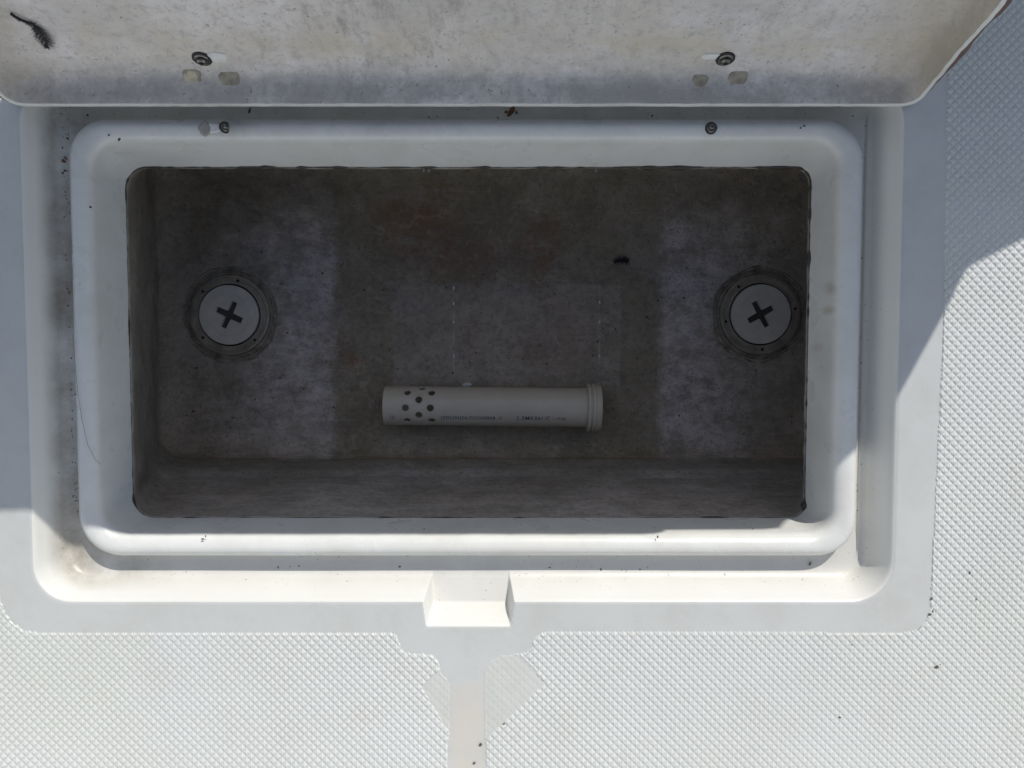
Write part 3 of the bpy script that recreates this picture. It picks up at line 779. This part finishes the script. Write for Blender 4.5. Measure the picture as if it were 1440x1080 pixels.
for k in range(400):
    f = random.random() ** .7; j = min(int(f * 9), 8); q = fp[j].lerp(fp[j + 1], f * 9 - j)
    ax = (fp[j + 1] - fp[j]).normalized(); sd_ = random.choice((-1, 1)); side = Vector((-ax.y, ax.x, 0)) * sd_
    fl_ = min(1, max(0, (f - .3) / .3)); tp = 1 - max(0, (f - .75) / .25) * .75
    L = (.0020 + .0085 * fl_) * tp * random.uniform(.6, 1.1)
    barb(q + Vector((0, 0, random.uniform(0, .001))), ax * random.uniform(.5, 1.3) + side, L, .00017, random.uniform(0, .0015))
from_bm('vane', bm, m_fea, fea)
# scrap of feather on the far wall of the box
p = tank_hit(873, 370); sc = thing('feather', 'scrap of black feather stuck on the far wall of the dark box', 'feather', (p.x, p.y, p.z + .002))
bm = bmesh.new()
for k in range(110):
    t_ = random.random(); a = Vector(((t_ - .5) * .019, .004 * math.sin(t_ * 3), random.uniform(0, .001)))
    barb(a, Vector((random.uniform(-.3, .8), random.choice((-1, 1)) * random.uniform(.3, 1), 0)), random.uniform(.003, .0075), .00035, .0006)
from_bm('vane', bm, m_fea, sc)
tube_curve('quill', [(-.008, 0, .0008), (0, .003, .001), (.008, .001, .0008)], .0004, .0002, m_fea, sc)
# white pellet by the pipe
p = at(657, 541, FZ + .002); bm = bmesh.new()
bmesh.ops.create_uvsphere(bm, u_segments=16, v_segments=10, radius=1, matrix=Matrix.Diagonal((.0062, .0032, .0028, 1)))
for v in bm.verts: v.co *= 1 + .12 * nz(v.co.x, v.co.y, v.co.z, 300)
o = from_bm('pellet', bm, m_white, None, True); o.location = (p.x, p.y, FZ + .003)
tag(o, 'small white pellet lying against the far side of the plastic pipe', 'pellet')
# hair lying over the left rim
m_hair = plain('brown_hair', (.28, .24, .21), .5)
hp = [(103, 470), (106, 510), (110, 550), (116, 590), (124, 625), (133, 648), (142, 668), (150, 684), (154, 692)]
zz = [-.0125] * 4 + [-.0140, -.0165, -.021, -.026, -.029]
pts = [at(a, b, -.0125) for a, b in hp]
for k, q in enumerate(pts):
    # drop down the inner face once past the crown
    if q.x > rB[0] - .001: q.x = rB[0] + .0006; q.z = -.03 - .004 * (k - 5)
    elif q.x > rB[0] - .006: q.z = -.0145
    else: q.z = -.0117
o = tube_curve('hair_strand', pts, .00022, .00015, m_hair); tag(o, 'thin brown hair lying along the left side of the white rim', 'hair')
# specks of dirt, rust and paint: uncountable
def specks(name, label, pts, mat):
    bm = bmesh.new()
    for (p, r) in pts:
        m_ = Matrix.Translation(p) @ Matrix.Rotation(random.random() * 6, 4, 'Z') @ Matrix.Diagonal((r * random.uniform(.8, 1.8), r * random.uniform(.6, 1), r * .35, 1))
        g = bmesh.ops.create_icosphere(bm, subdivisions=1, radius=1, matrix=m_)
        for v in g['verts']: v.co += Vector((random.uniform(-1, 1), random.uniform(-1, 1), 0)) * r * .3
    o = from_bm(name, bm, mat); return tag(o, label, None, kind='stuff')
m_dirt = plain('dirt', (.11, .095, .075), .9); m_rust = plain('rust', (.22, .10, .05), .9)
GF = -.0296; RT = -.0124
D = []
for px, py, z, r in [(85, 160, GF, .0016), (123, 162, GF, .0016), (95, 195, GF, .0014), (88, 208, GF, .0016), (92, 240, GF, .0015), (90, 248, GF, .0011), (86, 262, GF, .0014), (92, 275, GF, .001), (90, 305, GF, .0012), (96, 430, GF, .0012),
                     (94, 590, GF, .0014), (84, 662, GF, .0012), (95, 718, GF, .0018), (97, 721, GF, .0014), (161, 161, GF, .001), (351, 155, GF, .0028), (603, 165, GF, .0014), (700, 166, GF, .0012), (917, 163, GF, .0014),
                     (153, 190, RT, .0013), (168, 196, RT, .0015), (127, 291, RT, .0014), (285, 758, RT, .0020), (289, 754, RT, .0014), (925, 755, RT, .0014), (1126, 180, RT, .0014), (1131, 177, RT, .0012),
                     (1199, 163, GF, .0012), (1231, 164, GF, .0012), (1240, 168, GF, .0013), (1225, 192, GF, .0012), (1225, 226, GF, .0016), (1217, 284, GF, .0011), (1217, 313, GF, .001), (1217, 324, GF, .0013), (1240, 310, GF, .0011), (1240, 315, GF, .0011), (1216, 366, GF, .0012), (1240, 340, GF, .001),
                     (562, 797, GF, .0013), (493, 811, GF, .001), (773, 798, GF, .0012), (845, 801, GF, .0013), (900, 801, GF, .001), (1246, 780, GF, .001), (391, 798, GF, .0012), (420, 796, GF, .001)]:
    D.append((at(px, py, z), r * .72))
for px, py, r in [(1317, 938, .0026), (1322, 935, .0018), (1181, 1009, .0022), (1364, 805, .0022), (1310, 842, .002), (1312, 860, .0024), (1308, 864, .0018), (1198, 907, .0012), (676, 1047, .0024), (667, 1073, .0022), (708, 1018, .0016), (285, 1035, .001), (1373, 843, .0014)]:
    D.append((at(px, py, .0008), r * .62))
for k in range(90):
    f = random.random(); D.append((Vector((random.uniform(-.392, -.383), -.15 + .36 * random.random(), GF)), random.uniform(.0003, .0008)))
for k in range(50): D.append((Vector((random.uniform(.30, .312), random.uniform(-.15, .2), GF)), random.uniform(.0003, .0006)))
for k in range(70): D.append((Vector((random.uniform(-.35, .28), random.uniform(-.171, -.160), GF)), random.uniform(.0003, .0006)))
specks('dirt_specks', 'dark specks of dirt scattered in the gutter and on the rim and deck', D, m_dirt)
Dr = [(at(89, 226, GF), .0019), (at(92, 222, GF), .0014), (at(87, 243, GF), .0016), (at(718, 157, GF), .0034), (at(726, 158, GF), .0014), (at(1228, 268, GF), .0018), (at(1228, 271, GF), .0013), (at(1139, 793, GF + .001), .0016), (at(712, 157, GF), .002), (at(66, 825, -.02), .0012)]
specks('rust_specks', 'orange-brown rust crumbs scattered in the gutter', Dr, m_rust)
Dt = []
for k in range(170):
    px, py = random.uniform(240, 1120), random.uniform(350, 640); q = at(px, py, FZ + .0006)
    Dt.append((q, random.uniform(.0004, .0014)))
specks('grit', 'fine dark grit lying over the floor of the box', Dt, m_dirt)
Dw = []
for k in range(300):
    q = at(random.gauss(265, 55), random.gauss(590, 40), FZ + .0006)
    if T[0] + .02 < q.x < -.15 and T[2] + .01 < q.y < T[3]: Dw.append((q, random.uniform(.0006, .0017)))
specks('salt_grains', 'pale salt grains on the lower left of the box floor', Dw, plain('salt', (.50, .42, .37), .8))

# ------------------------------------------------------------------ unseen blocker added out of frame, its outline shaped to shade the hatch's right
Yc = .43
def back(px, py):
    s = at(px, py, 0); z = (Yc - s.y) / 1.30; return (s.x + .57 * z, z)
sil = [(.18, 0), (.64, 0), (.66, .12), back(1560, 285)] + [back(a, b) for a, b in ((1440, 337), (1400, 357), (1366, 374), (1358, 380), (1348, 397), (1328, 440), (1273, 540), (1240, 597), (1216, 617), (1187, 642), (1150, 684), (1120, 692), (1050, 694), (850, 697), (500, 698))]
sil += [(sil[-1][0] - .05, sil[-1][1] - .06), (.18 if sil[-1][0] > .18 else sil[-1][0] - .05, .2)]
sil[-1] = (min(.10, sil[-2][0]), .2); sil[0] = (sil[-1][0], 0)
blocker = thing('shade_caster', 'white blocker shaped to its shadow, added out of frame behind the lid', 'blocker', (.45, Yc, 0))
bm = bmesh.new()
for yy in (Yc, Yc + .34):
    pass
vf = [bm.verts.new((x - .45, 0, z)) for x, z in sil]; vb = [bm.verts.new((.45 + (x - .45) * .96 - .45, .34, z * .97)) for x, z in sil]
bm.faces.new(vf); bm.faces.new(vb[::-1])
for i in range(len(vf)): bm.faces.new((vf[i], vb[i], vb[(i + 1) % len(vf)], vf[(i + 1) % len(vf)]))
o = from_bm('blocker_body', bm, m_lidw, blocker)

# ------------------------------------------------------------------ unseen white wall on two sides, added to bounce sunlight back
reflector = thing('bounce_wall', 'white wall added out of frame to bounce sunlight back to the hatch', 'bounce wall', (0, 0, 0))
path = [(-1.3, 2.2), (-1.3, 1.4), (-1.3, .7), (-1.3, 0), (-1.3, -.42)]
path += [(-1.1 + .20 * math.cos(R(180 + a)), -.42 + .20 * math.sin(R(180 + a))) for a in range(10, 91, 10)] + [(-.6, -.62), (-.1, -.62), (.4, -.62), (1.2, -.62)]
prof = [(-.012, -.001), (-.002, .008), (.004, .10), (.012, .46), (.018, .495), (.034, .512), (.06, .517), (.20, .512), (.225, .50), (.232, .47), (.235, -.03)]
V = []
for i, p in enumerate(path):
    a = Vector(path[max(i - 1, 0)]); b = Vector(path[min(i + 1, len(path) - 1)]); d = (b - a).normalized(); nrm = Vector((d.y, -d.x))
    nrm = -nrm if nrm.dot(Vector((0, .2)) - Vector(p)) > 0 else nrm
    for q, z in prof: V.append((p[0] + nrm.x * q, p[1] + nrm.y * q, z))
k = len(prof); F = [(i * k + j, i * k + j + 1, (i + 1) * k + j + 1, (i + 1) * k + j) for i in range(len(path) - 1) for j in range(k - 1)]
F += [tuple(range(k)), tuple(range((len(path) - 1) * k, len(path) * k))]
mesh_obj('reflector_shell', V, F, m_lidw, reflector)
